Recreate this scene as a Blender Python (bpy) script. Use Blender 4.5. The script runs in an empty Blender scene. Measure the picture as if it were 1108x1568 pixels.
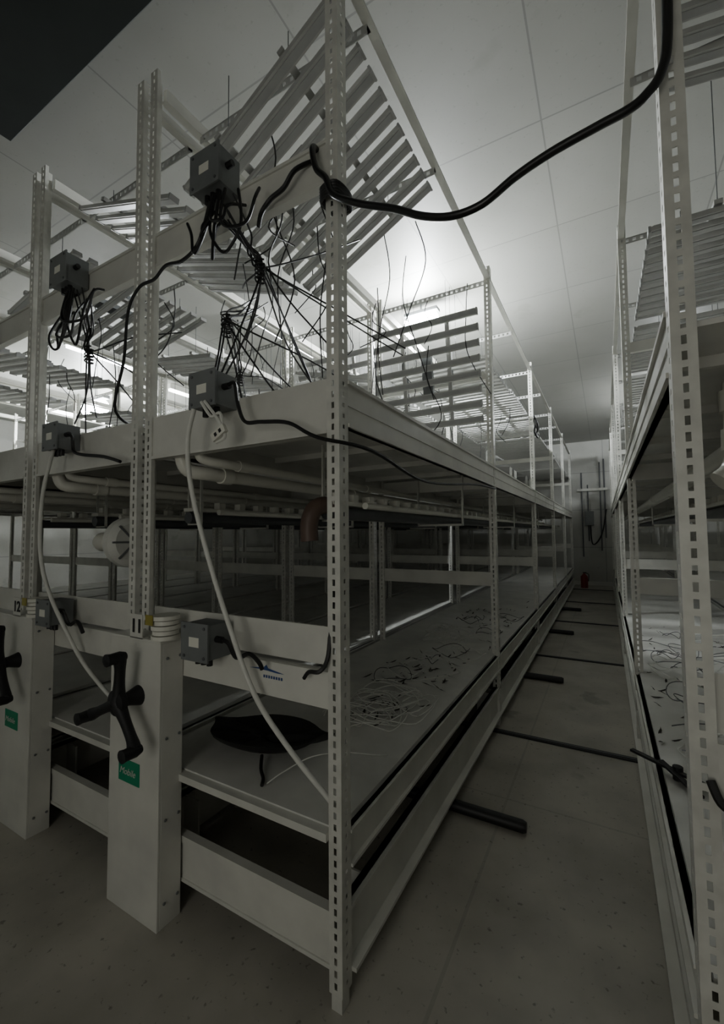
import bpy, math, random
from mathutils import Vector, Matrix
random.seed(7)
C = bpy.context.scene.collection

# ---------------------------------------------------------------- materials
def mat(name, col, rough=0.5, metal=0.0, noise=0.0, nscale=8.0, bump=0.0, emit=None, estr=0.0, col2=None, spec=0.5):
    m = bpy.data.materials.new(name); m.use_nodes = True
    nt = m.node_tree; b = nt.nodes["Principled BSDF"]
    b.inputs["Base Color"].default_value = (*col, 1)
    b.inputs["Roughness"].default_value = rough
    b.inputs["Metallic"].default_value = metal
    b.inputs["Specular IOR Level"].default_value = spec
    if noise > 0 or bump > 0 or col2:
        tc = nt.nodes.new("ShaderNodeTexCoord")
        n = nt.nodes.new("ShaderNodeTexNoise"); n.inputs["Scale"].default_value = nscale
        n.inputs["Detail"].default_value = 5
        nt.links.new(tc.outputs["Object"], n.inputs["Vector"])
        r = nt.nodes.new("ShaderNodeValToRGB")
        c2 = col2 if col2 else tuple(c * (1 - noise) for c in col)
        r.color_ramp.elements[0].color = (*c2, 1); r.color_ramp.elements[0].position = 0.3
        r.color_ramp.elements[1].color = (*col, 1); r.color_ramp.elements[1].position = 0.65
        nt.links.new(n.outputs["Fac"], r.inputs["Fac"])
        nt.links.new(r.outputs["Color"], b.inputs["Base Color"])
        if bump > 0:
            bp = nt.nodes.new("ShaderNodeBump"); bp.inputs["Strength"].default_value = bump
            bp.inputs["Distance"].default_value = 0.01
            nt.links.new(n.outputs["Fac"], bp.inputs["Height"])
            nt.links.new(bp.outputs["Normal"], b.inputs["Normal"])
    if emit:
        b.inputs["Emission Color"].default_value = (*emit, 1)
        b.inputs["Emission Strength"].default_value = estr
    return m

M_white = mat("painted_steel_white", (0.66, 0.655, 0.60), 0.42, 0.0, 0.15, 5)
M_post = mat("galvanised_post", (0.68, 0.675, 0.62), 0.42, 0.1, 0.2, 14)
M_deck = mat("plastic_deck", (0.68, 0.675, 0.63), 0.36, 0.0, 0.2, 4, 0.12)
M_pvc = mat("pvc_pipe_white", (0.74, 0.73, 0.65), 0.35, 0, 0.08, 6)
M_grey = mat("junction_box_grey", (0.17, 0.18, 0.18), 0.5, 0, 0.15, 10)
M_black = mat("black_rubber", (0.008, 0.008, 0.008), 0.5, 0, 0.2, 20)
M_cable = mat("glossy_cable_black", (0.01, 0.01, 0.01), 0.3, 0, 0.2, 20)
M_blackm = mat("black_handle_plastic", (0.006, 0.006, 0.007), 0.55, 0, 0.2, 20, 0.1)
M_led = mat("led_bar_aluminium", (0.48, 0.48, 0.46), 0.4, 0.15, 0.1, 12)
M_leddark = mat("led_bar_lens", (0.36, 0.36, 0.35), 0.35, 0, 0.1, 12)
M_green = mat("green_sticker", (0.0, 0.24, 0.12), 0.5, 0, 0.05, 9)
M_blue = mat("blue_print", (0.03, 0.07, 0.22), 0.5, 0, 0.05, 9)
M_brown = mat("brown_plastic", (0.13, 0.085, 0.065), 0.5, 0, 0.3, 10)
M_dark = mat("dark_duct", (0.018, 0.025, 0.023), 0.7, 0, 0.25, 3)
M_darkpipe = mat("dark_pipe", (0.09, 0.095, 0.10), 0.45, 0, 0.2, 6)
M_red = mat("red_paint", (0.22, 0.02, 0.015), 0.4, 0, 0.1, 6)
M_leaf = mat("dried_leaf", (0.045, 0.04, 0.03), 0.8, 0, 0.4, 20)
M_tube = mat("clear_tubing", (0.66, 0.66, 0.61), 0.3, 0, 0.1, 15)
M_hose = mat("white_hose", (0.68, 0.68, 0.63), 0.45, 0, 0.1, 15)
M_yellow = mat("warning_yellow", (0.30, 0.26, 0.05), 0.5, 0, 0.1, 15)
M_lamp = mat("lamp_emitter", (1, 1, 1), 0.5, emit=(0.93, 0.97, 1.0), estr=160)
M_batten = mat("batten_emitter", (1, 1, 1), 0.5, emit=(0.95, 0.98, 1.0), estr=22)

def brick_mat(name, base, dark, w, h, mortar, rough, nscale, namt, bump=0.05, off=(0, 0, 0), rot=(0,0,0)):
    m = bpy.data.materials.new(name); m.use_nodes = True
    nt = m.node_tree; b = nt.nodes["Principled BSDF"]; b.inputs["Roughness"].default_value = rough
    tc = nt.nodes.new("ShaderNodeTexCoord"); mp = nt.nodes.new("ShaderNodeMapping")
    mp.inputs["Location"].default_value = off; mp.inputs["Rotation"].default_value = rot
    nt.links.new(tc.outputs["Object"], mp.inputs["Vector"])
    bk = nt.nodes.new("ShaderNodeTexBrick"); bk.offset = 0; bk.inputs["Scale"].default_value = 1
    bk.inputs["Brick Width"].default_value = w; bk.inputs["Row Height"].default_value = h
    bk.inputs["Mortar Size"].default_value = mortar; bk.inputs["Mortar Smooth"].default_value = 0.3
    bk.inputs["Color1"].default_value = (*base, 1); bk.inputs["Color2"].default_value = (*[c * 0.96 for c in base], 1)
    bk.inputs["Mortar"].default_value = (*dark, 1)
    nt.links.new(mp.outputs["Vector"], bk.inputs["Vector"])
    last = bk.outputs["Color"]
    def layer(scale, p0, p1, k, det=6):
        nonlocal last
        n = nt.nodes.new("ShaderNodeTexNoise"); n.inputs["Scale"].default_value = scale; n.inputs["Detail"].default_value = det
        nt.links.new(tc.outputs["Object"], n.inputs["Vector"])
        r = nt.nodes.new("ShaderNodeValToRGB")
        r.color_ramp.elements[0].color = (k, k, k*0.98, 1); r.color_ramp.elements[0].position = p0
        r.color_ramp.elements[1].color = (1, 1, 1, 1); r.color_ramp.elements[1].position = p1
        nt.links.new(n.outputs["Fac"], r.inputs["Fac"])
        mx = nt.nodes.new("ShaderNodeMix"); mx.data_type = 'RGBA'; mx.blend_type = 'MULTIPLY'; mx.inputs["Factor"].default_value = 1
        nt.links.new(last, mx.inputs["A"]); nt.links.new(r.outputs["Color"], mx.inputs["B"]); last = mx.outputs["Result"]
        return n
    n = layer(nscale, 0.3, 0.6, 1-namt, 8)
    layer(34, 0.28, 0.36, 1-namt*1.6, 3)
    layer(1.7, 0.31, 0.36, 1-namt*1.1, 10)
    nt.links.new(last, b.inputs["Base Color"])
    bp = nt.nodes.new("ShaderNodeBump"); bp.inputs["Strength"].default_value = bump
    nt.links.new(n.outputs["Fac"], bp.inputs["Height"]); nt.links.new(bp.outputs["Normal"], b.inputs["Normal"])
    return m
M_floor = brick_mat("floor_epoxy", (0.48, 0.455, 0.395), (0.40, 0.38, 0.33), 6.0, 3.1, 0.009, 0.40, 2.2, 0.30, 0.05, (0.6, 0.2, 0))
M_ceil = brick_mat("ceiling_panels", (0.42, 0.42, 0.39), (0.28, 0.28, 0.26), 1.2, 1.2, 0.007, 0.5, 1.2, 0.08, 0.02, (0.3, 0.45, 0))
M_wall = brick_mat("wall_panels", (0.50, 0.50, 0.465), (0.32, 0.32, 0.30), 1.2, 1.2, 0.012, 0.55, 1.5, 0.15, 0.02, rot=(math.pi/2, 0, 0))

# ---------------------------------------------------------------- mesh builder
class MB:
    def __init__(s): s.v = []; s.f = []; s.mi = []; s.mats = []
    def _m(s, m):
        if m not in s.mats: s.mats.append(m)
        return s.mats.index(m)
    def add(s, vs, fs, m):
        o = len(s.v); s.v += [tuple(v) for v in vs]; k = s._m(m)
        for f in fs: s.f.append(tuple(o + i for i in f)); s.mi.append(k)
    def box(s, x0, x1, y0, y1, z0, z1, m, M=None):
        vs = [Vector(p) for p in ((x0,y0,z0),(x1,y0,z0),(x1,y1,z0),(x0,y1,z0),(x0,y0,z1),(x1,y0,z1),(x1,y1,z1),(x0,y1,z1))]
        if M: vs = [M @ v for v in vs]
        s.add(vs, [(0,3,2,1),(4,5,6,7),(0,1,5,4),(1,2,6,5),(2,3,7,6),(3,0,4,7)], m)
    def tube(s, pts, r, m, n=10, cap=True, rs=None):
        pts = [Vector(p) for p in pts]; up = Vector((0.13, 0.27, 1)).normalized()
        vs = []
        for i, p in enumerate(pts):
            t = (pts[min(i+1, len(pts)-1)] - pts[max(i-1, 0)]).normalized()
            a = t.cross(up)
            if a.length < 1e-3: a = t.cross(Vector((1, 0, 0)))
            a.normalize(); b = t.cross(a).normalized()
            up = -b if (-b).dot(up) > 0 else b
            rr = rs[i] if rs else r
            for k in range(n):
                an = 2 * math.pi * k / n
                vs.append(p + a * math.cos(an) * rr + up * math.sin(an) * rr)
        fs = []
        for i in range(len(pts) - 1):
            for k in range(n):
                fs.append((i*n+k, i*n+(k+1) % n, (i+1)*n+(k+1) % n, (i+1)*n+k))
        if cap:
            fs.append(tuple(range(n))[::-1]); fs.append(tuple((len(pts)-1)*n + k for k in range(n)))
        s.add(vs, fs, m)
    def obj(s, name, parent=None, smooth=False, bevel=0, world=False):
        me = bpy.data.meshes.new(name); me.from_pydata(s.v, [], s.f)
        for m in s.mats: me.materials.append(m)
        me.polygons.foreach_set("material_index", s.mi)
        if smooth:
            me.polygons.foreach_set("use_smooth", [True]*len(s.f))
            try: me.set_sharp_from_angle(angle=math.radians(40))
            except Exception: pass
        me.update()
        o = bpy.data.objects.new(name, me); C.objects.link(o)
        if parent:
            o.parent = parent
            if world: o.matrix_parent_inverse = Matrix.Translation(-Vector(parent.location))
        if bevel:
            b = o.modifiers.new("bevel", 'BEVEL'); b.width = bevel; b.segments = 2; b.limit_method = 'ANGLE'
        return o

def smooth_pts(P, k=6):
    P = [Vector(p) for p in P]; out = []
    for i in range(len(P)-1):
        p0 = P[max(i-1, 0)]; p1 = P[i]; p2 = P[i+1]; p3 = P[min(i+2, len(P)-1)]
        for j in range(k):
            t = j/k
            out.append(0.5*((2*p1)+(p2-p0)*t+(2*p0-5*p1+4*p2-p3)*t*t+(3*p1-p0-3*p2+p3)*t*t*t))
    out.append(P[-1]); return out

def cables(name, paths, r, m, parent=None, k=6, n=6):
    b = MB()
    for p in paths: b.tube(smooth_pts(p, k), r, m, n)
    return b.obj(name, parent, smooth=True, world=True)

def empty(name, loc=(0, 0, 0)):
    e = bpy.data.objects.new(name, None); e.location = loc; e.empty_display_size = 0.2; C.objects.link(e); return e

# ---------------------------------------------------------------- room
XL, XR, YN, YF, H = -13.0, 3.3, -2.2, 15.5, 4.62
def slab(name, a, m):
    b = MB(); b.box(*a, m); return b.obj(name)
slab("floor", (XL, XR, YN, YF, -0.1, 0.0), M_floor)
slab("ceiling", (XL, XR, YN, YF, H, H+0.1), M_ceil)
slab("wall_left", (XL-0.1, XL, YN, YF, 0, H), M_wall)
slab("wall_right", (XR, XR+0.1, YN, YF, 0, H), M_wall)
slab("wall_back", (XL, XR, YF, YF+0.1, 0, H), M_wall)
slab("wall_front", (XL, XR, YN-0.1, YN, 0, H), M_wall)
b = MB(); b.box(XL, XR, YF-0.02, YF, 0, 0.12, M_white); b.obj("baseboard_back")

# ---------------------------------------------------------------- perforated post meshes
def plate(b, axis, w, t, z0, z1, pitch, sw, sh, m, ox=0, oy=0, cols=1):
    def bx(a0, a1, c0, c1):
        if axis == 'x': b.box(ox+a0, ox+a1, oy, oy+t, c0, c1, m)
        else: b.box(ox, ox+t, oy+a0, oy+a1, c0, c1, m)
    cs = [w*(i+0.5)/cols for i in range(cols)]
    edges = [0]
    for c in cs: edges += [c-sw/2, c+sw/2]
    edges.append(w)
    for i in range(0, len(edges), 2): bx(edges[i], edges[i+1], z0, z1)
    for i, c in enumerate(cs):
        z = z0
        while z < z1:
            ze = min(z + pitch - sh, z1)
            bx(c-sw/2, c+sw/2, z, ze); z += pitch
W = 0.056
def post_mesh(name, side, w=W, dd=0.062):
    b = MB(); t = 0.003
    plate(b, 'x', w, t, 0.06, 4.18, 0.042, 0.012, 0.024, M_post, 0, 0, 1)
    plate(b, 'y', dd, t, 0.06, 4.18, 0.042, 0.014, 0.016, M_post, (w-t) if side > 0 else 0, t, 1)
    if side > 0: b.box(0, t, t, 0.02, 0.06, 4.18, M_post)
    else: b.box(w-t, w, t, 0.02, 0.06, 4.18, M_post)
    b.box(0.001, w-0.001, 0.002, dd, 0.0599, 0.064, M_post)
    b.box(0.006, w-0.006, 0.006, dd-0.006, 0.0, 0.06, M_post)
    me = b.obj(name); mesh = me.data; bpy.data.objects.remove(me); return mesh
PM_R = post_mesh("post_a", +1); PM_L = post_mesh("post_b", -1)

YS = [1.34 + 2.6*i for i in range(6)]
RAILS = [1.6, 3.82, 6.4, 9.0, 11.6, 14.2]
def rack(x0, x1, wheel=True, front_upper=True, top_beam=True, level=0):
    e = empty("mobile_grow_rack", (x0, YS[0], 0))
    off = Vector((-x0, -YS[0], 0))
    n = 0
    for y in YS:
        for side, me in ((1, PM_R), (-1, PM_L)):
            n += 1
            o = bpy.data.objects.new("upright_post_%d" % n, me); C.objects.link(o); o.parent = e
            o.location = Vector(((x1-W) if side > 0 else x0, y, 0)) + off
    b = MB()
    def B(xa, xb, ya, yb, za, zb, m=M_white): b.box(xa+off.x, xb+off.x, ya+off.y, yb+off.y, za, zb, m)
    yend = YS[-1] + 0.06
    i0, i1 = x0+W, x1-W
    for i, y in enumerate(YS):
        a, c = y+0.012, y+0.045
        if i == 0:
            B(i0, i1, a, c, 0.13, 0.33); B(i0, i1, a-0.006, a, 0.30, 0.33); B(i0, i1, a-0.006, a, 0.13, 0.145)
            B(i0, i1, a+0.02, c, 1.20, 1.345); B(i0, i1, a-0.01, c, 1.05, 1.185)
            if front_upper:
                B(i0, i1, a-0.004, c, 2.085, 2.30); B(i0, i1, a-0.014, a, 2.085, 2.10)
            if top_beam:
                B(i0, i1, a, c, 3.09, 3.27); B(i0, i1, a-0.008, a, 3.255, 3.27); B(i0, i1, a-0.008, a, 3.09, 3.105)
            B(i0, i1, a-0.03, a+0.03, 0.585, 0.615)
        else:
            B(i0, i1, a, c, 0.15, 0.3); B(i0, i1, a, c, 1.215, 1.34); B(i0, i1, a, c, 2.10, 2.22)
            if i % 2 == 1: B(i0, i1, a, c, 3.12, 3.2)
    for s, xe in ((1, x1), (-1, x0)):
        def L(d0, d1, za, zb, m=M_white, ya=YS[0]+0.064):
            xa, xb = (xe-d1, xe-d0) if s > 0 else (xe+d0, xe+d1)
            B(xa, xb, ya, yend, za, zb, m)
        L(0.006, 0.03, 2.115, 2.30); L(-0.006, 0.03, 2.285, 2.30); L(-0.006, 0.03, 2.115, 2.13); L(0.0, 0.006, 2.20, 2.212)
        L(0.008, 0.03, 0.47, 0.60); L(-0.008, 0.03, 0.47, 0.482); L(-0.004, 0.03, 0.59, 0.60)
        L(0.02, 0.05, 0.12, 0.33); L(0.0, 0.05, 0.315, 0.33); L(-0.02, 0.05, 0.105, 0.12)
        L(0.0, 0.045, 4.06, 4.075); L(0.02, 0.045, 4.075, 4.13)
    o = b.obj("frame_beams", e)
    b = MB()
    b.box(x0+0.03+off.x, x1-0.03+off.x, 0.05, yend+off.y, 2.235, 2.25, M_deck)
    b.box(x0+0.03+off.x, x1-0.03+off.x, 0.02, yend+off.y, 0.60, 0.622, M_deck)
    y = 0.3
    while y < yend+off.y:
        b.box(x0+0.04+off.x, x1-0.04+off.x, y, y+0.04, 2.20, 2.235, M_white); y += 0.65
    b.obj("shelf_decks", e)
    b = MB()
    ys = []
    for i in range(5):
        ys += [YS[i]+0.3 if i == 0 else YS[i]+0.02, YS[i]+1.2]
    for y in ys:
        yy = y+off.y
        b.box(i0-0.03+off.x, i1+0.03+off.x, yy, yy+0.004, 4.015, 4.028, M_led)
        b.box(i0-0.03+off.x, i1+0.03+off.x, yy, yy+0.004, 4.052, 4.064, M_led)
        b.box(i0-0.03+off.x, i1+0.03+off.x, yy, yy+0.04, 4.060, 4.064, M_led)
        x = i0-0.03
        while x < i1+0.03:
            b.box(x+off.x, min(x+0.028, i1+0.03)+off.x, yy, yy+0.004, 4.028, 4.052, M_led); x += 0.05
    b.obj("perforated_struts", e)
    if wheel:
        b = MB()
        for y in RAILS:
            for x in (x0+0.1, x1-0.1):
                b.tube([(x+off.x, y+off.y-0.02, 0.072), (x+off.x, y+off.y+0.02, 0.072)], 0.055, M_darkpipe, 16)
                b.box(x-0.06+off.x, x+0.06+off.x, y+off.y-0.035, y+off.y-0.025, 0.06, 0.32, M_white)
        b.obj("carriage_wheels", e)
    return e
XS = [(-2.04, -0.857), (-3.22, -2.10), (-4.40, -3.28), (-5.58, -4.46), (-6.76, -5.64), (-7.94, -6.82), (-9.12, -8.0), (-10.3, -9.18)]
for (a, c) in XS: rack(a, c)
rack(0.163, 1.36, front_upper=False, top_beam=False)
rack(1.42, 2.6)

for y in RAILS[1:]:
    b = MB(); b.box(-10.6, 2.7, y-0.03, y+0.03, 0.0005, 0.012, M_black); b.box(-10.6, 2.7, y-0.008, y+0.008, 0.012, 0.017, M_darkpipe)
    b.obj("floor_rail")
b = MB(); b.box(-10.6, -0.9, 1.57, 1.63, 0.0005, 0.017, M_black); b.obj("floor_rail")
for y, xe in ((2.62, -0.44), (5.35, -0.46), (7.9, -0.5), (10.3, -0.5)):
    b = MB(); b.tube([(-1.3, y, 0.036), (xe-0.02, y, 0.036), (xe, y, 0.036)], 0.034, M_black, 14, rs=[0.034, 0.034, 0.026])
    b.obj("rubber_bumper_tube", smooth=True)

# ---------------------------------------------------------------- drive housings with crank handles
def drive(x0, x1, hub, label):
    e = empty("rack_drive_housing", (x0, 1.22, 0))
    w = x1-x0
    b = MB()
    b.box(0, w, 0, 0.012, 0.0, 1.22, M_white)
    b.box(w-0.012, w, 0.012, 0.118, 0.0, 1.22, M_white); b.box(0, 0.012, 0.012, 0.118, 0.0, 1.22, M_white)
    b.box(-0.004, w+0.004, -0.004, 0.118, 1.22, 1.232, M_white)
    for z in (0.1, 0.45, 0.8, 1.15):
        for yy in (0.035, 0.10): b.tube([(w-0.001, yy, z), (w+0.005, yy, z)], 0.007, M_grey, 10)
    b.obj("housing_cabinet", e, bevel=0.003)
    b = MB()
    for i in range(5):
        b.tube([(w-0.035, 0.05, 1.232+i*0.022), (w-0.035, 0.05, 1.25+i*0.022)], 0.062-0.006*(i % 2), M_pvc, 24)
    b.obj("end_cap_roll", e, smooth=True)
    b = MB(); b.box(w-0.205, w-0.115, -0.012, -0.008, 1.232, 1.34, M_white)
    b.box(w-0.205, w-0.115, -0.012, 0.02, 1.231, 1.236, M_white)
    b.box(w-0.085, w-0.035, -0.018, -0.014, 1.30, 1.345, M_yellow); b.obj("number_plate", e)
    t = bpy.data.curves.new("number_text", 'FONT'); t.body = label; t.size = 0.085; t.extrude = 0.001; t.offset = 0.002
    to = bpy.data.objects.new("number_text", t); C.objects.link(to); to.parent = e
    to.location = (w-0.197, -0.0145, 1.26); to.rotation_euler = (math.pi/2, 0, 0); t.materials.append(M_black)
    b = MB(); b.box(w*0.22, w*0.64, -0.003, 0.0, 0.57, 0.67, M_green); b.obj("green_sticker", e)
    t = bpy.data.curves.new("sticker_text", 'FONT'); t.body = "Mobile"; t.size = 0.043; t.extrude = 0.0006; t.shear = 0.3
    to = bpy.data.objects.new("sticker_text", t); C.objects.link(to); to.parent = e
    to.location = (w*0.22+0.01, -0.0045, 0.605); to.rotation_euler = (math.pi/2, 0, 0); t.materials.append(M_white)
    hx, hz = hub[0]-x0, hub[1]
    b = MB()
    b.tube([(hx, 0, hz), (hx, -0.05, hz), (hx, -0.10, hz)], 0.04, M_blackm, 20, rs=[0.045, 0.03, 0.03])
    b.tube([(hx, -0.075, hz), (hx, -0.085, hz), (hx, -0.11, hz), (hx, -0.118, hz)], 0.05, M_blackm, 20, rs=[0.04, 0.055, 0.055, 0.035])
    for dx, dz in ((0.03, 0.20), (-0.185, -0.085), (0.15, -0.165)):
        P = [(hx, -0.095, hz), (hx+dx*0.5, -0.10, hz+dz*0.5), (hx+dx*0.85, -0.105, hz+dz*0.85), (hx+dx*1.02, -0.115, hz+dz*1.02)]
        b.tube(smooth_pts(P, 4), 0.02, M_blackm, 12, rs=[0.034, 0.030, 0.026, 0.023, 0.022, 0.022, 0.022, 0.023, 0.025, 0.027, 0.028, 0.026, 0.018])
        ex, ez = hx+dx, hz+dz
        b.tube([(ex, -0.085, ez), (ex, -0.11, ez), (ex, -0.15, ez), (ex, -0.168, ez), (ex, -0.174, ez)], 0.02, M_blackm, 14, rs=[0.018, 0.026, 0.024, 0.027, 0.014])
    b.obj("crank_handle", e, smooth=True)
drive(-2.09, -1.72, (-1.87, 0.975), "11")
drive(-3.25, -2.88, (-3.03, 0.975), "12")
drive(-4.41, -4.04, (-4.2, 0.975), "13")

b = MB()
bx, bz, yy = -1.31, 1.145, 1.341
pts = [(0, 0.004), (0.05, 0.010), (0.08, 0.014), (0.095, 0.026), (0.105, 0.013), (0.15, 0.006), (0.19, 0.0), (0.15, -0.001), (0.10, 0.003), (0.05, 0.004)]
b.add([(bx+p[0], yy, bz+p[1]) for p in pts], [tuple(range(len(pts)))], M_blue)
for i in range(8): b.box(bx+0.08+i*0.013, bx+0.088+i*0.013, yy-0.001, yy, bz-0.026, bz-0.015, M_blue)
b.obj("blue_logo_print")

# ---------------------------------------------------------------- junction boxes with cables
def jbox(x, z, s=0.14):
    e = empty("junction_box", (x, 1.30, z))
    b = MB(); h = s/2
    b.box(-h, h, -0.075, 0.045, -h*0.95, h*0.95, M_grey)
    b.box(-h-0.006, h+0.006, -0.083, -0.075, -h-0.004, h+0.004, M_grey)
    for sx in (-1, 1):
        for sz in (-1, 1):
            b.tube([(sx*(h-0.015), -0.083, sz*(h-0.015)), (sx*(h-0.015), -0.087, sz*(h-0.015))], 0.007, M_darkpipe, 8)
    for gx in (-0.035, 0.0, 0.035): b.tube([(gx, -0.03, -h*0.95), (gx, -0.03, -h-0.03)], 0.013, M_black, 10)
    b.tube([(h, -0.03, 0.01), (h+0.035, -0.03, 0.01)], 0.014, M_black, 10)
    b.box(-0.03, 0.03, -0.0845, -0.083, -0.02, 0.02, M_pvc)
    b.obj("box_body", e, bevel=0.003)
    return e
J1 = jbox(-1.47, 3.30, 0.17); J2 = jbox(-2.70, 3.24, 0.17); J3 = jbox(-1.47, 2.32, 0.15); J4 = jbox(-2.74, 2.27, 0.15)
J5 = jbox(-1.50, 1.255, 0.15); J6 = jbox(-2.76, 1.27, 0.14); J7 = jbox(-4.0, 3.2, 0.16); J8 = jbox(-3.9, 2.3, 0.15)

R = random.Random(3)
def loops(cx, cy, cz, n, w, h):
    P = []
    for i in range(n):
        x0 = cx+R.uniform(-0.05, 0.05); x1 = cx+w*(i/(n-1)*1.6-0.6)
        d = h*R.uniform(0.6, 1.25)
        P.append([(x0, cy, cz), (x0+R.uniform(-.02, .02), cy-0.03, cz-d*0.6), (x0*0.6+x1*0.4, cy-0.05+R.uniform(-.03,.03), cz-d), (x1*0.8+x0*0.2, cy-0.03, cz-d*0.95), (x1, cy-0.02, cz-d*R.uniform(0.4, .7)), (x1+R.uniform(-.06, .02), cy+R.uniform(0, .1), cz-d*R.uniform(0.0, .3))])
    return P
cables("power_cable_bundle", loops(-1.43, 1.26, 3.2, 6, 0.24, 0.27), 0.0068, M_black, J1)
cables("power_cable_bundle", loops(-2.64, 1.26, 3.12, 6, 0.28, 0.28), 0.0068, M_black, J2)
cables("power_cable_bundle", loops(-3.95, 1.22, 3.1, 5, 0.2, 0.3), 0.008, M_black, J7)
def fan(name, a, knot, ends, r=0.0045, parent=None):
    P = []
    for e in ends:
        mid = [(knot[i]+e[i])/2 + R.uniform(-.04, .04) for i in range(3)]
        s = [a[i]+R.uniform(-.05, .05) for i in range(3)]
        P.append([s, [s[i]*0.4+knot[i]*0.6+R.uniform(-.02, .02) for i in range(3)], [k+R.uniform(-.012, .012) for k in knot], mid, e])
    for j in range(5):
        z = knot[2]-j*0.02
        P.append([(knot[0]+0.022*math.cos(t), knot[1]+0.022*math.sin(t), z+t*0.003) for t in [k*1.05 for k in range(7)]])
    return cables(name, P, r, M_black, parent, n=5)
fan("hanging_power_leads", (-1.42, 1.3, 3.15), (-1.33, 1.42, 2.93), [(-1.25, 2.2, 3.5), (-1.0, 2.3, 2.8), (-1.5, 1.5, 2.65), (-1.55, 1.35, 2.36), (-1.15, 2.6, 2.9), (-1.62, 1.6, 3.0), (-1.46, 1.33, 2.40), (-1.3, 1.9, 2.35), (-1.35, 2.0, 2.32), (-1.2, 1.8, 2.34)], parent=J1)
fan("hanging_power_leads", (-1.6, 1.7, 2.95), (-1.50, 1.38, 2.70), [(-1.53, 1.32, 2.38), (-1.48, 1.3, 2.38), (-1.4, 1.7, 2.35), (-1.62, 1.6, 2.4), (-1.3, 2.0, 2.3), (-1.1, 2.3, 2.4)], parent=J3)
fan("hanging_power_leads", (-2.6, 1.3, 3.1), (-2.62, 1.36, 2.8), [(-2.7, 1.33, 2.36), (-2.4, 1.6, 2.4), (-2.9, 1.5, 2.3), (-2.5, 1.9, 3.1), (-2.6, 1.4, 2.4), (-2.3, 1.5, 2.6)], parent=J2)
fan("hanging_power_leads", (-2.5, 2.4, 3.4), (-2.45, 2.4, 2.95), [(-2.3, 2.3, 2.3), (-2.6, 2.5, 2.3), (-2.8, 2.2, 2.4), (-2.3, 2.8, 2.9), (-2.6, 2.1, 2.35)], parent=J4)
TC = empty("thick_power_cable", (-0.86, 1.34, 3.0))
cables("cable_run", [[(-0.96, 1.42, 3.18), (-0.965, 1.36, 3.25), (-0.955, 1.31, 3.22), (-0.93, 1.30, 3.12), (-0.885, 1.30, 3.06), (-0.85, 1.30, 2.98), (-0.74, 1.30, 2.90), (-0.6, 1.3, 2.825), (-0.5, 1.3, 2.76), (-0.4, 1.3, 2.72), (-0.3, 1.3, 2.72), (-0.2, 1.3, 2.765), (-0.1, 1.3, 2.795), (0.02, 1.3, 2.815), (0.09, 1.3, 2.825), (0.13, 1.3, 2.845), (0.165, 1.3, 2.89), (0.182, 1.3, 3.0), (0.19, 1.31, 3.4)]], 0.0125, M_cable, TC, n=12)
cables("cable_tail", [[(-1.26, 1.335, 3.03), (-1.22, 1.31, 3.06), (-1.17, 1.31, 3.10), (-1.10, 1.31, 3.12), (-1.04, 1.31, 3.17), (-0.97, 1.36, 3.22)]], 0.010, M_cable, TC, n=8)
cables("cable_ties", [[(-0.92, 1.42, 3.00+i*0.012), (-0.925, 1.325, 3.00+i*0.012), (-0.85, 1.32, 3.00+i*0.012), (-0.845, 1.42, 3.00+i*0.012), (-0.92, 1.42, 3.00+i*0.012)] for i in range(5)], 0.007, M_black, TC)
cables("black_power_cable", [[(-1.38, 1.27, 2.33), (-1.32, 1.26, 2.33), (-1.30, 1.26, 2.24), (-1.26, 1.26, 2.16), (-1.18, 1.27, 2.15), (-1.05, 1.28, 2.13), (-0.92, 1.29, 2.06), (-0.80, 1.5, 2.03), (-0.84, 2.2, 1.98), (-0.83, 3.2, 2.06), (-0.84, 3.9, 2.09)]], 0.008, M_black, J3)
cables("black_power_cable", [[(-1.42, 1.27, 1.26), (-1.36, 1.27, 1.26), (-1.32, 1.28, 1.20), (-1.25, 1.28, 1.225), (-1.20, 1.28, 1.20), (-1.19, 1.29, 1.17)]], 0.009, M_black, J5)
cables("black_power_cable", [[(-1.0, 1.31, 1.16), (-0.97, 1.30, 1.19), (-0.92, 1.30, 1.20), (-0.905, 1.33, 1.25), (-0.91, 1.36, 1.40), (-0.91, 1.38, 1.5)]], 0.008, M_black, J5)
cables("black_power_cable", [[(-2.69, 1.27, 1.28), (-2.64, 1.27, 1.27), (-2.60, 1.28, 1.21), (-2.52, 1.28, 1.235), (-2.46, 1.28, 1.18)]], 0.010, M_black, J6)
cables("black_power_cable", [[(-2.65, 1.27, 2.28), (-2.6, 1.27, 2.26), (-2.58, 1.27, 2.18), (-2.5, 1.27, 2.15), (-2.3, 1.28, 2.12), (-2.15, 1.28, 2.08)]], 0.009, M_black, J4)
cables("black_power_cable", [[(-1.49, 1.27, 3.19), (-1.55, 1.26, 3.02), (-1.66, 1.26, 2.97), (-1.78, 1.26, 2.985), (-1.88, 1.27, 2.955), (-2.0, 1.27, 2.95), (-2.09, 1.27, 2.85), (-2.12, 1.27, 2.6), (-2.2, 1.28, 2.35), (-2.3, 1.5, 2.3)]], 0.008, M_black, J1)
cables("drain_hose", [[(-1.52, 1.22, 2.24), (-1.545, 1.21, 2.1), (-1.53, 1.22, 1.9), (-1.45, 1.24, 1.62), (-1.35, 1.26, 1.35), (-1.22, 1.28, 1.07), (-1.07, 1.32, 0.87), (-0.93, 1.36, 0.72), (-0.88, 1.38, 0.65)]], 0.0105, M_hose, J3, n=10)
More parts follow.
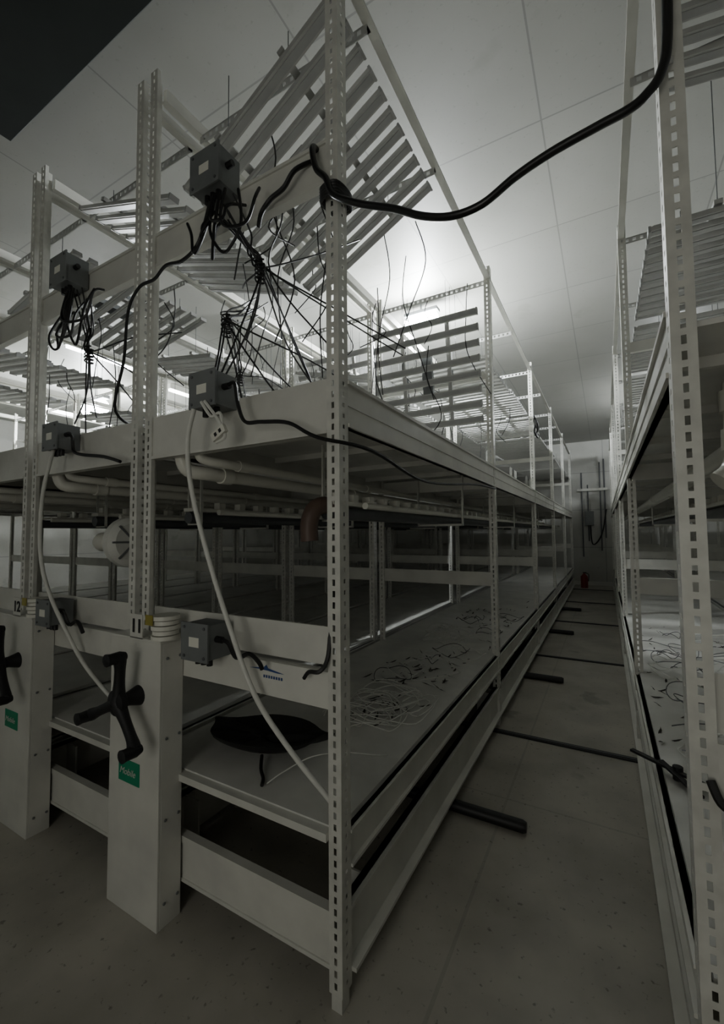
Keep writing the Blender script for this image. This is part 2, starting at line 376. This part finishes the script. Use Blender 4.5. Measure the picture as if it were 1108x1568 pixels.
cables("drain_hose", [[(-2.76, 1.25, 2.2), (-2.76, 1.20, 1.9), (-2.70, 1.19, 1.5), (-2.55, 1.28, 1.1), (-2.40, 1.34, 0.9), (-2.22, 1.42, 0.72)]], 0.0105, M_hose, J4, n=10)
cables("white_power_lead", [[(-1.46, 1.21, 2.26), (-1.40, 1.21, 2.19), (-1.36, 1.22, 2.20), (-1.34, 1.22, 2.13)], [(-1.44, 1.21, 2.26), (-1.36, 1.21, 2.17), (-1.33, 1.22, 2.10), (-1.38, 1.22, 2.08)]], 0.007, M_hose, J3)
b = MB(); Mx = Matrix.Translation((-1.355, 1.215, 2.115)) @ Matrix.Rotation(-0.5, 4, 'Y')
b.box(-0.04, 0.04, -0.012, 0.006, -0.018, 0.018, M_pvc, Mx)
for i in (-0.02, 0.008): b.box(i, i+0.014, -0.014, -0.012, -0.008, 0.008, M_black, Mx)
b.obj("socket_plug", J3, bevel=0.002, world=True)
cables("coiled_black_cable", [[(-0.84, 6.55, 3.38)] + [(-0.83+0.012*math.sin(t*3), 6.66+(0.12+0.015*math.sin(t*2.3))*math.cos(t), 3.22+(0.12+0.015*math.cos(t*1.7))*math.sin(t)) for t in [i*0.4 for i in range(90)]]], 0.013, M_black, k=2)

# ---------------------------------------------------------------- LED grow light fixtures
def led_mesh(L, span, n):
    b = MB()
    for i in range(n):
        y = -span/2 + span*i/(n-1)
        b.box(-L/2, L/2, y-0.030, y+0.030, -0.012, 0.012, M_led)
        b.box(-L/2+0.01, L/2-0.01, y-0.018, y+0.018, -0.016, -0.012, M_leddark)
        b.box(-L/2+0.02, L/2-0.02, y-0.006, y+0.006, 0.012, 0.028, M_led)
        for s in (-1, 1): b.box(s*L/2-0.006, s*L/2+0.006, y-0.032, y+0.032, -0.018, 0.016, M_leddark)
    for x in (-L*0.22, L*0.22):
        b.box(x-0.018, x+0.018, -span/2-0.03, span/2+0.03, 0.028, 0.052, M_led)
    b.box(-0.05, 0.05, -0.2, 0.2, 0.052, 0.10, M_grey)
    for s in (-1, 1): b.box(s*L*0.22-0.02, s*L*0.22+0.02, -0.02, 0.02, 0.05, 0.09, M_grey)
    o = b.obj("led"); m = o.data; bpy.data.objects.remove(o); return m
LM = led_mesh(1.04, 1.14, 11); LM2 = led_mesh(1.04, 0.95, 8)
ARR = {}
def arr(x):
    k = min(range(len(XS)), key=lambda i: abs((XS[i][0]+XS[i][1])/2-x)) if x < 0 else (100 if x < 1.4 else 101)
    if k not in ARR: ARR[k] = (empty("led_grow_light_array"), MB(), [0], MB())
    return ARR[k]
def led(me, x, y, z, rx=0, ry=0, span=1.12):
    e, wires, cnt, _ = arr(x); cnt[0] += 1
    o = bpy.data.objects.new("light_panel_%d" % cnt[0], me); C.objects.link(o); o.parent = e
    M = Matrix.Translation((x, y, z)) @ Matrix.Rotation(ry, 4, 'Y') @ Matrix.Rotation(rx, 4, 'X')
    o.matrix_basis = M
    for sx in (-0.22, 0.22):
        for sy in (-0.5, 0.5):
            p = M @ Vector((sx, sy*span*0.95, 0.04))
            if p.z < 4.0: wires.tube([p, (p.x, p.y, 4.07)], 0.0025, M_darkpipe, 4)
    return o
led(LM, -1.40, 2.02, 3.76, 0, math.radians(-27))
led(LM, -2.66, 2.15, 3.86, 0, math.radians(18))
led(LM, -3.84, 2.2, 3.70, 0, math.radians(-10))
led(LM2, -1.45, 3.80, 3.20, math.radians(-82), 0, 0.95)
led(LM2, -2.66, 4.15, 3.26, math.radians(-80), 0, 0.95)
R2 = random.Random(11)
for ri, (a, c) in enumerate(XS):
    for k in range(9):
        y = 4.6 + k*1.28
        if ri > 4 and k > 6: continue
        if ri in (6, 5) and k == 0: continue
        z = (3.36 if ri == 0 else 3.5) + R2.uniform(-0.05, 0.05)
        ry = R2.choice([0, 0, 0.12, -0.12, 0.25]) if ri else 0
        led(LM, (a+c)/2, y, z, R2.uniform(-.04, .04), ry)
for ri in (3, 4):
    a, c = XS[ri]
    led(LM, (a+c)/2, 2.1, 3.4, 0, R2.uniform(-.3, .3))
led(LM, -5.02, 3.35, 3.1, 0, 0.1)
led(LM, -3.84, 3.45, 3.55, 0, 0.15); led(LM, -2.66, 3.4, 3.0, 0.15, 0)
for y in (3.3, 4.6, 5.88, 7.16, 8.44, 9.72, 11.0, 12.3, 13.5): led(LM, 0.78, y, 3.34, 0.03, 0)
led(LM, 0.82, 2.0, 3.88, 0.0, math.radians(10))
for y in (2.2, 3.5, 4.8, 6.1, 7.4, 8.7): led(LM, 2.0, y, 3.4, 0, 0)
for i in range(110):
    ri = R2.choice([0, 0, 1, 1, 2, 2, 3, 4]); a, c = XS[ri]
    x = R2.uniform(a+.1, c-.1); y = R2.uniform(1.5, 6.5); z = R2.uniform(3.2, 4.05)
    L = R2.uniform(0.3, 1.2)
    arr((a+c)/2)[3].tube(smooth_pts([(x, y, z), (x+R2.uniform(-.06, .06), y+R2.uniform(-.05, .05), z-L*.3), (x+R2.uniform(-.12, .12), y+R2.uniform(-.1, .1), z-L*.65), (x+R2.uniform(-.2, .2), y+R2.uniform(-.15, .15), max(2.27, z-L))], 6), 0.0042, M_black, 5)
for k, (e, wi, cnt, lo_) in ARR.items():
    wi.obj("hanging_wires", e)
    if lo_.v: lo_.obj("loose_wiring", e, smooth=True)

# ---------------------------------------------------------------- plumbing between tiers
def plumb(xc, gx, brown=False, trap=False):
    e = empty("irrigation_plumbing", (0, 0, 0))
    b = MB()
    ye = 14.0
    for dx, zz, r in ((-0.35, 2.02, 0.036), (-0.22, 2.06, 0.024)):
        x = xc+dx
        P = smooth_pts([(x-0.06, 1.42, 2.2), (x-0.055, 1.42, 2.10), (x-0.04, 1.45, zz+0.01), (x, 1.55, zz), (x, 1.8, zz)], 5)+[Vector((x, ye, zz))]
        b.tube(P, r, M_pvc, 14)
        for y in (1.62, 3.0, 5.2, 7.8): b.tube([(x, y, zz), (x, y+0.07, zz)], r*1.25, M_pvc, 14)
    b.obj("pvc_supply_pipes", e, smooth=True)
    b = MB()
    ys = 2.05
    b.box(gx-0.05, gx+0.05, ys, ye, 1.87, 1.895, M_pvc)
    y = ys+0.05
    while y < 12:
        b.box(gx-0.03, gx+0.03, y, y+0.06, 1.895, 1.945, M_pvc); y += 0.21
    b.obj("gutter_with_cups", e)
    b = MB(); b.tube([(gx, ys, 1.825), (gx, ye, 1.825)], 0.042, M_darkpipe, 14)
    b.tube([(gx+0.2, ys+.1, 1.86), (gx+0.2, ye, 1.86)], 0.02, M_pvc, 10)
    b.obj("return_pipe", e, smooth=True)
    b = MB()
    for yy in YS[1:]:
        b.box(gx-0.2, gx+0.25, yy-0.02, yy+0.01, 1.765, 1.785, M_post)
        for x in (gx-0.2, gx+0.24): b.box(x, x+0.012, yy-0.02, yy+0.01, 1.765, 2.235, M_post)
    for x in (gx-0.07, gx+0.06): b.box(x, x+0.008, 2.1, 2.12, 1.775, 2.235, M_post)
    b.box(gx-0.07, gx+0.068, 2.1, 2.12, 1.773, 1.783, M_post)
    b.obj("pipe_brackets", e)
    if brown:
        b = MB(); b.tube(smooth_pts([(gx, 2.10, 1.86), (gx-0.01, 2.02, 1.865), (gx-0.03, 1.96, 1.83), (gx-0.045, 1.94, 1.75), (gx-0.04, 1.94, 1.66)], 5), 0.05, M_brown, 16)
        b.obj("brown_elbow", e, smooth=True)
    if trap:
        b = MB()
        b.tube(smooth_pts([(0.40, 1.85, 2.2), (0.40, 1.85, 2.05), (0.40, 1.84, 1.98), (0.38, 1.83, 1.90), (0.34, 1.82, 1.86)], 5), 0.04, M_pvc, 18)
        b.tube([(0.40, 1.85, 2.10), (0.40, 1.85, 2.17)], 0.052, M_pvc, 18); b.tube([(0.40, 1.85, 1.97), (0.40, 1.845, 2.04)], 0.05, M_pvc, 18)
        b.tube(smooth_pts([(0.40, 1.85, 2.0), (0.44, 1.83, 1.94), (0.48, 1.82, 1.85)], 4), 0.034, M_pvc, 14)
        b.obj("pvc_drain_trap", e, smooth=True)
plumb(-1.45, -1.40, brown=True); plumb(-2.66, -2.60); plumb(-3.84, -3.8); plumb(-5.0, -4.95); plumb(0.80, 0.72, trap=True)

b = MB()
cx, cy, cz = -2.60, 1.62, 1.66
b.tube([(cx-0.30, cy, cz), (cx-0.05, cy, cz)], 0.062, M_pvc, 24)
b.tube([(cx-0.05, cy, cz), (cx-0.03, cy, cz), (cx+0.02, cy, cz), (cx+0.05, cy, cz)], 0.1, M_hose, 28, rs=[0.08, 0.155, 0.155, 0.12])
b.tube([(cx-0.33, cy, cz), (cx-0.30, cy, cz)], 0.05, M_pvc, 24)
for i in range(8):
    t = i*math.pi/4; b.box(-0.004, 0.004, -0.006, 0.006, 0.02, 0.14, M_grey, Matrix.Translation((cx+0.052, cy, cz)) @ Matrix.Rotation(t, 4, 'X'))
b.tube([(cx, cy, cz+0.1), (cx, cy, 2.21)], 0.006, M_post, 6)
b.obj("inline_duct_fan", smooth=True)

# ---------------------------------------------------------------- things lying on lower decks
def debris(clusters, n, seed, parent, z=0.624):
    r = random.Random(seed); b = MB()
    for i in range(n):
        cx, cy, s = r.choice(clusters)
        x = r.gauss(cx, s*0.6); y = r.gauss(cy, s)
        x = min(max(x, cx-0.35), cx+0.3)
        a = r.uniform(0, 6.3); L = r.uniform(0.015, 0.05); w = r.uniform(0.003, 0.008)
        M = Matrix.Translation((x, y, z)) @ Matrix.Rotation(a, 4, 'Z')
        pts = [(-L, 0, 0.0), (-L*.3, w, 0.006), (L*.4, w*.8, 0.016), (L, w*2, 0.02), (L*.4, -w*.4, 0.008), (-L*.3, -w, 0.001)]
        b.add([M @ Vector(p) for p in pts], [(0, 1, 2, 3, 4, 5)], M_leaf)
    return b.obj("dried_leaf_debris", parent)
r = random.Random(5)
def tubing(b, cx0, cx1, cy0, cy1, n, m=M_tube, rr=0.0028, big=(0.06, 0.24)):
    for i in range(n):
        cx, cy = r.uniform(cx0, cx1), r.uniform(cy0, cy1); R0 = r.uniform(*big); t0 = r.uniform(0, 6); turns = r.uniform(0.5, 1.3)*6.28
        ex = r.uniform(0.8, 1.3); pth = []
        for k in range(14):
            t = t0+turns*k/13
            px = cx+R0*math.cos(t)*(1+0.02*k); py = cy+R0*ex*math.sin(t)*(1+0.02*k)
            px = min(max(px, cx0-0.12), cx1+0.12)
            pth.append((px, py, 0.628+abs(math.sin(t*1.3+i))*0.05))
        b.tube(smooth_pts(pth, 3), rr, m, 5)
E1 = empty("tangled_irrigation_tubing"); E2 = empty("tangled_irrigation_tubing")
debris([(-1.2, 2.35, 0.15), (-1.25, 2.9, 0.3), (-1.25, 3.5, 0.3), (-1.3, 4.8, 0.5), (-1.3, 6.0, 0.6)], 150, 2, E1)
debris([(0.55, 2.6, 0.3), (0.6, 3.6, 0.4), (0.6, 5.0, 0.6)], 80, 3, E2)
b = MB()
tubing(b, -1.33, -1.05, 2.12, 2.55, 18, big=(0.08, 0.22)); tubing(b, -1.6, -1.05, 2.8, 4.8, 16); tubing(b, -1.5, -1.02, 2.8, 5.6, 7, M_black, 0.0025, (0.05, 0.2))
b.obj("tubing_loops", E1, smooth=True)
b = MB()
tubing(b, 0.38, 0.9, 2.0, 5.6, 16); tubing(b, 0.38, 0.9, 2.2, 5.6, 14, M_darkpipe, 0.003, (0.05, 0.22))
b.obj("tubing_loops", E2, smooth=True)

BE = empty("black_cloth_bag", (-1.54, 1.69, 0.635))
b = MB(); NU, NV = 44, 12; vs = []; fs = []
for j in range(NV+1):
    v = j/NV
    for i in range(NU):
        a = 2*math.pi*i/NU
        rx, ry = 0.33, 0.18
        e1 = 1+0.05*math.sin(3*a+1)+0.03*math.sin(7*a)
        if j <= 7:
            f = math.sin(v/0.6*math.pi/2) if v < 0.6 else 1; z = 0.635+0.085*min(1, v/0.6)**1.5
        else:
            f = 1-(v-0.6)/0.4*0.93; z = 0.72-0.035*math.sin((v-0.6)/0.4*math.pi/2)+0.012*math.sin(5*a+v*9)+0.02*math.sin(2*a)*(1-v)
        cxv = math.cos(a)
        taper = 1-0.55*abs(cxv)**3
        vs.append((-1.52+rx*f*e1*cxv*(1.1 if cxv > 0 else 1), 1.67+ry*f*e1*math.sin(a)*taper+0.04*f*cxv, z+0.012*math.sin(4*a+2)*f+0.04*f*max(0, cxv)**2))
for j in range(NV):
    for i in range(NU): fs.append((j*NU+i, j*NU+(i+1) % NU, (j+1)*NU+(i+1) % NU, (j+1)*NU+i))
fs.append(tuple(range(NU))[::-1]); fs.append(tuple(NV*NU+k for k in range(NU)))
b.add(vs, fs, M_black)
b.tube(smooth_pts([(-1.44, 1.56, 0.66), (-1.39, 1.50, 0.64), (-1.34, 1.46, 0.632), (-1.31, 1.42, 0.63)], 4), 0.008, M_black, 8)
b.tube(smooth_pts([(-1.30, 1.44, 0.63), (-1.26, 1.50, 0.66), (-1.18, 1.6, 0.70), (-1.08, 1.72, 0.69), (-0.98, 1.82, 0.66), (-0.95, 1.9, 0.63)], 6), 0.003, M_tube, 6)
b.obj("bag_body", BE, smooth=True, world=True)

b = MB()
b.box(-0.012, 0.012, -0.16, 0.16, -0.006, 0.006, M_blackm, Matrix.Translation((0.20, 2.35, 0.66)) @ Matrix.Rotation(0.9, 4, 'Z'))
b.box(-0.012, 0.012, -0.12, 0.12, -0.006, 0.006, M_blackm, Matrix.Translation((0.24, 2.28, 0.655)) @ Matrix.Rotation(0.5, 4, 'Z') @ Matrix.Rotation(0.08, 4, 'X'))
b.tube([(0.24, 2.33, 0.622), (0.24, 2.33, 0.68)], 0.02, M_blackm, 12)
b.obj("black_clamp_bracket", bevel=0.002)
cables("black_power_cable", [[(0.20, 1.33, 1.10), (0.22, 1.30, 1.06), (0.27, 1.29, 1.08), (0.34, 1.30, 1.10), (0.42, 1.32, 1.12)]], 0.010, M_black)

# ---------------------------------------------------------------- back wall services
b = MB()
for x, z0, z1 in ((-0.62, 0.9, 3.6), (-0.45, 1.4, 3.2), (-0.1, 1.1, 3.9), (0.02, 1.5, 4.0)):
    b.tube([(x, 15.44, z0), (x, 15.44, z1)], 0.02, M_darkpipe, 8)
b.box(-0.55, -0.30, 15.38, 15.5, 1.9, 2.35, M_grey); b.box(-0.75, 0.1, 15.4, 15.5, 3.0, 3.08, M_white)
b.tube(smooth_pts([(-0.4, 15.4, 1.9), (-0.35, 15.38, 1.3), (-0.1, 15.38, 1.6), (0.05, 15.38, 2.4)], 5), 0.02, M_black, 6)
b.obj("wall_conduits")
b = MB(); b.tube([(-0.60, 14.7, 0.0), (-0.60, 14.7, 0.34), (-0.60, 14.7, 0.40), (-0.60, 14.7, 0.44)], 0.10, M_red, 18, rs=[0.10, 0.10, 0.05, 0.025])
b.box(-0.63, -0.54, 14.69, 14.71, 0.44, 0.47, M_black); b.tube(smooth_pts([(-0.56, 14.7, 0.45), (-0.48, 14.68, 0.40), (-0.49, 14.66, 0.2)], 4), 0.012, M_black, 6)
b.obj("fire_extinguisher", smooth=True)

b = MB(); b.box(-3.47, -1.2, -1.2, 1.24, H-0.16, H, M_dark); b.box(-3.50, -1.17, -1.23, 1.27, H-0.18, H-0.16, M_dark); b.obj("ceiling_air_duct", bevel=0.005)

# ---------------------------------------------------------------- lamps
def lamp(x, y, z, power, dz=-0.16, s=1.0):
    e = empty("ceiling_work_lamp", (x, y, z))
    b = MB(); b.box(-0.22*s, 0.22*s, -0.04, 0.08, 0.09*s, 0.13*s, M_grey); b.tube([(0, 0, 0.10), (0, 0, H-z)], 0.012, M_grey, 8)
    b.obj("lamp_housing", e)
    b = MB(); b.tube([(-0.21*s, 0, -0.0), (-0.16*s, 0, 0.0), (0.16*s, 0, 0.0), (0.21*s, 0, 0.0)], 0.06, M_lamp, 16, rs=[0.05*s, 0.085*s, 0.085*s, 0.05*s]); b.obj("lamp_bulb", e, smooth=True)
    l = bpy.data.lights.new("lamp_light", 'POINT'); l.energy = power; l.shadow_soft_size = 0.07; l.color = (0.93, 0.98, 1.0)
    lo = bpy.data.objects.new("lamp_light", l); C.objects.link(lo); lo.parent = e; lo.location = (0.0, -0.0, dz)
lamp(-1.93, 4.95, 4.37, 360)
lamp(-8.6, 4.6, 4.20, 420, s=1.6)
lamp(-5.2, 9.5, 4.36, 190)
lamp(1.4, 10.5, 4.36, 110)  # hidden lamp added to brighten the far end of the aisle
for (x, y0, y1) in ((-3.9, 4.1, 5.4), (-6.8, 3.2, 4.4), (-7.2, 5.2, 6.4)):
    ym = (y0+y1)/2; h = (y1-y0)/2
    e = empty("batten_light", (x, ym, 4.5))
    b = MB(); b.box(-0.05, 0.05, -h, h, 0.02, 0.12, M_white); b.obj("batten_housing", e)
    b = MB(); b.box(-0.035, 0.035, -h+0.02, h-0.02, -0.02, 0.02, M_batten); b.obj("batten_tube", e)

l = bpy.data.lights.new("front_fill_light", 'AREA'); l.shape = 'RECTANGLE'; l.size = 1.4; l.size_y = 2.1; l.energy = 17; l.color = (1.0, 0.98, 0.90)  # unseen fill light added behind the camera to brighten the rack fronts
lo = bpy.data.objects.new("front_fill_light", l); C.objects.link(lo); lo.location = (-0.5, -2.1, 1.7); lo.rotation_euler = (math.radians(90), 0, 0)

w = bpy.data.worlds.new("world"); bpy.context.scene.world = w; w.use_nodes = True
w.node_tree.nodes["Background"].inputs[0].default_value = (0.5, 0.52, 0.5, 1); w.node_tree.nodes["Background"].inputs[1].default_value = 0.02

# ---------------------------------------------------------------- camera
th, p, ro = math.radians(29.6), math.radians(2.9), math.radians(0.5)
F = Vector((-math.sin(th)*math.cos(p), math.cos(th)*math.cos(p), math.sin(p)))
Rv = Vector((math.cos(th), math.sin(th), 0)); U = Rv.cross(F)
R_ = Rv*math.cos(ro) - U*math.sin(ro); U_ = U*math.cos(ro) + Rv*math.sin(ro)
cam = bpy.data.cameras.new("camera"); co = bpy.data.objects.new("camera", cam); C.objects.link(co)
cam.sensor_fit = 'HORIZONTAL'; cam.sensor_width = 36; cam.lens = 21.25; cam.clip_start = 0.02
co.matrix_world = Matrix(((R_.x, U_.x, -F.x, 0), (R_.y, U_.y, -F.y, 0), (R_.z, U_.z, -F.z, 1.7), (0, 0, 0, 1)))
bpy.context.scene.camera = co
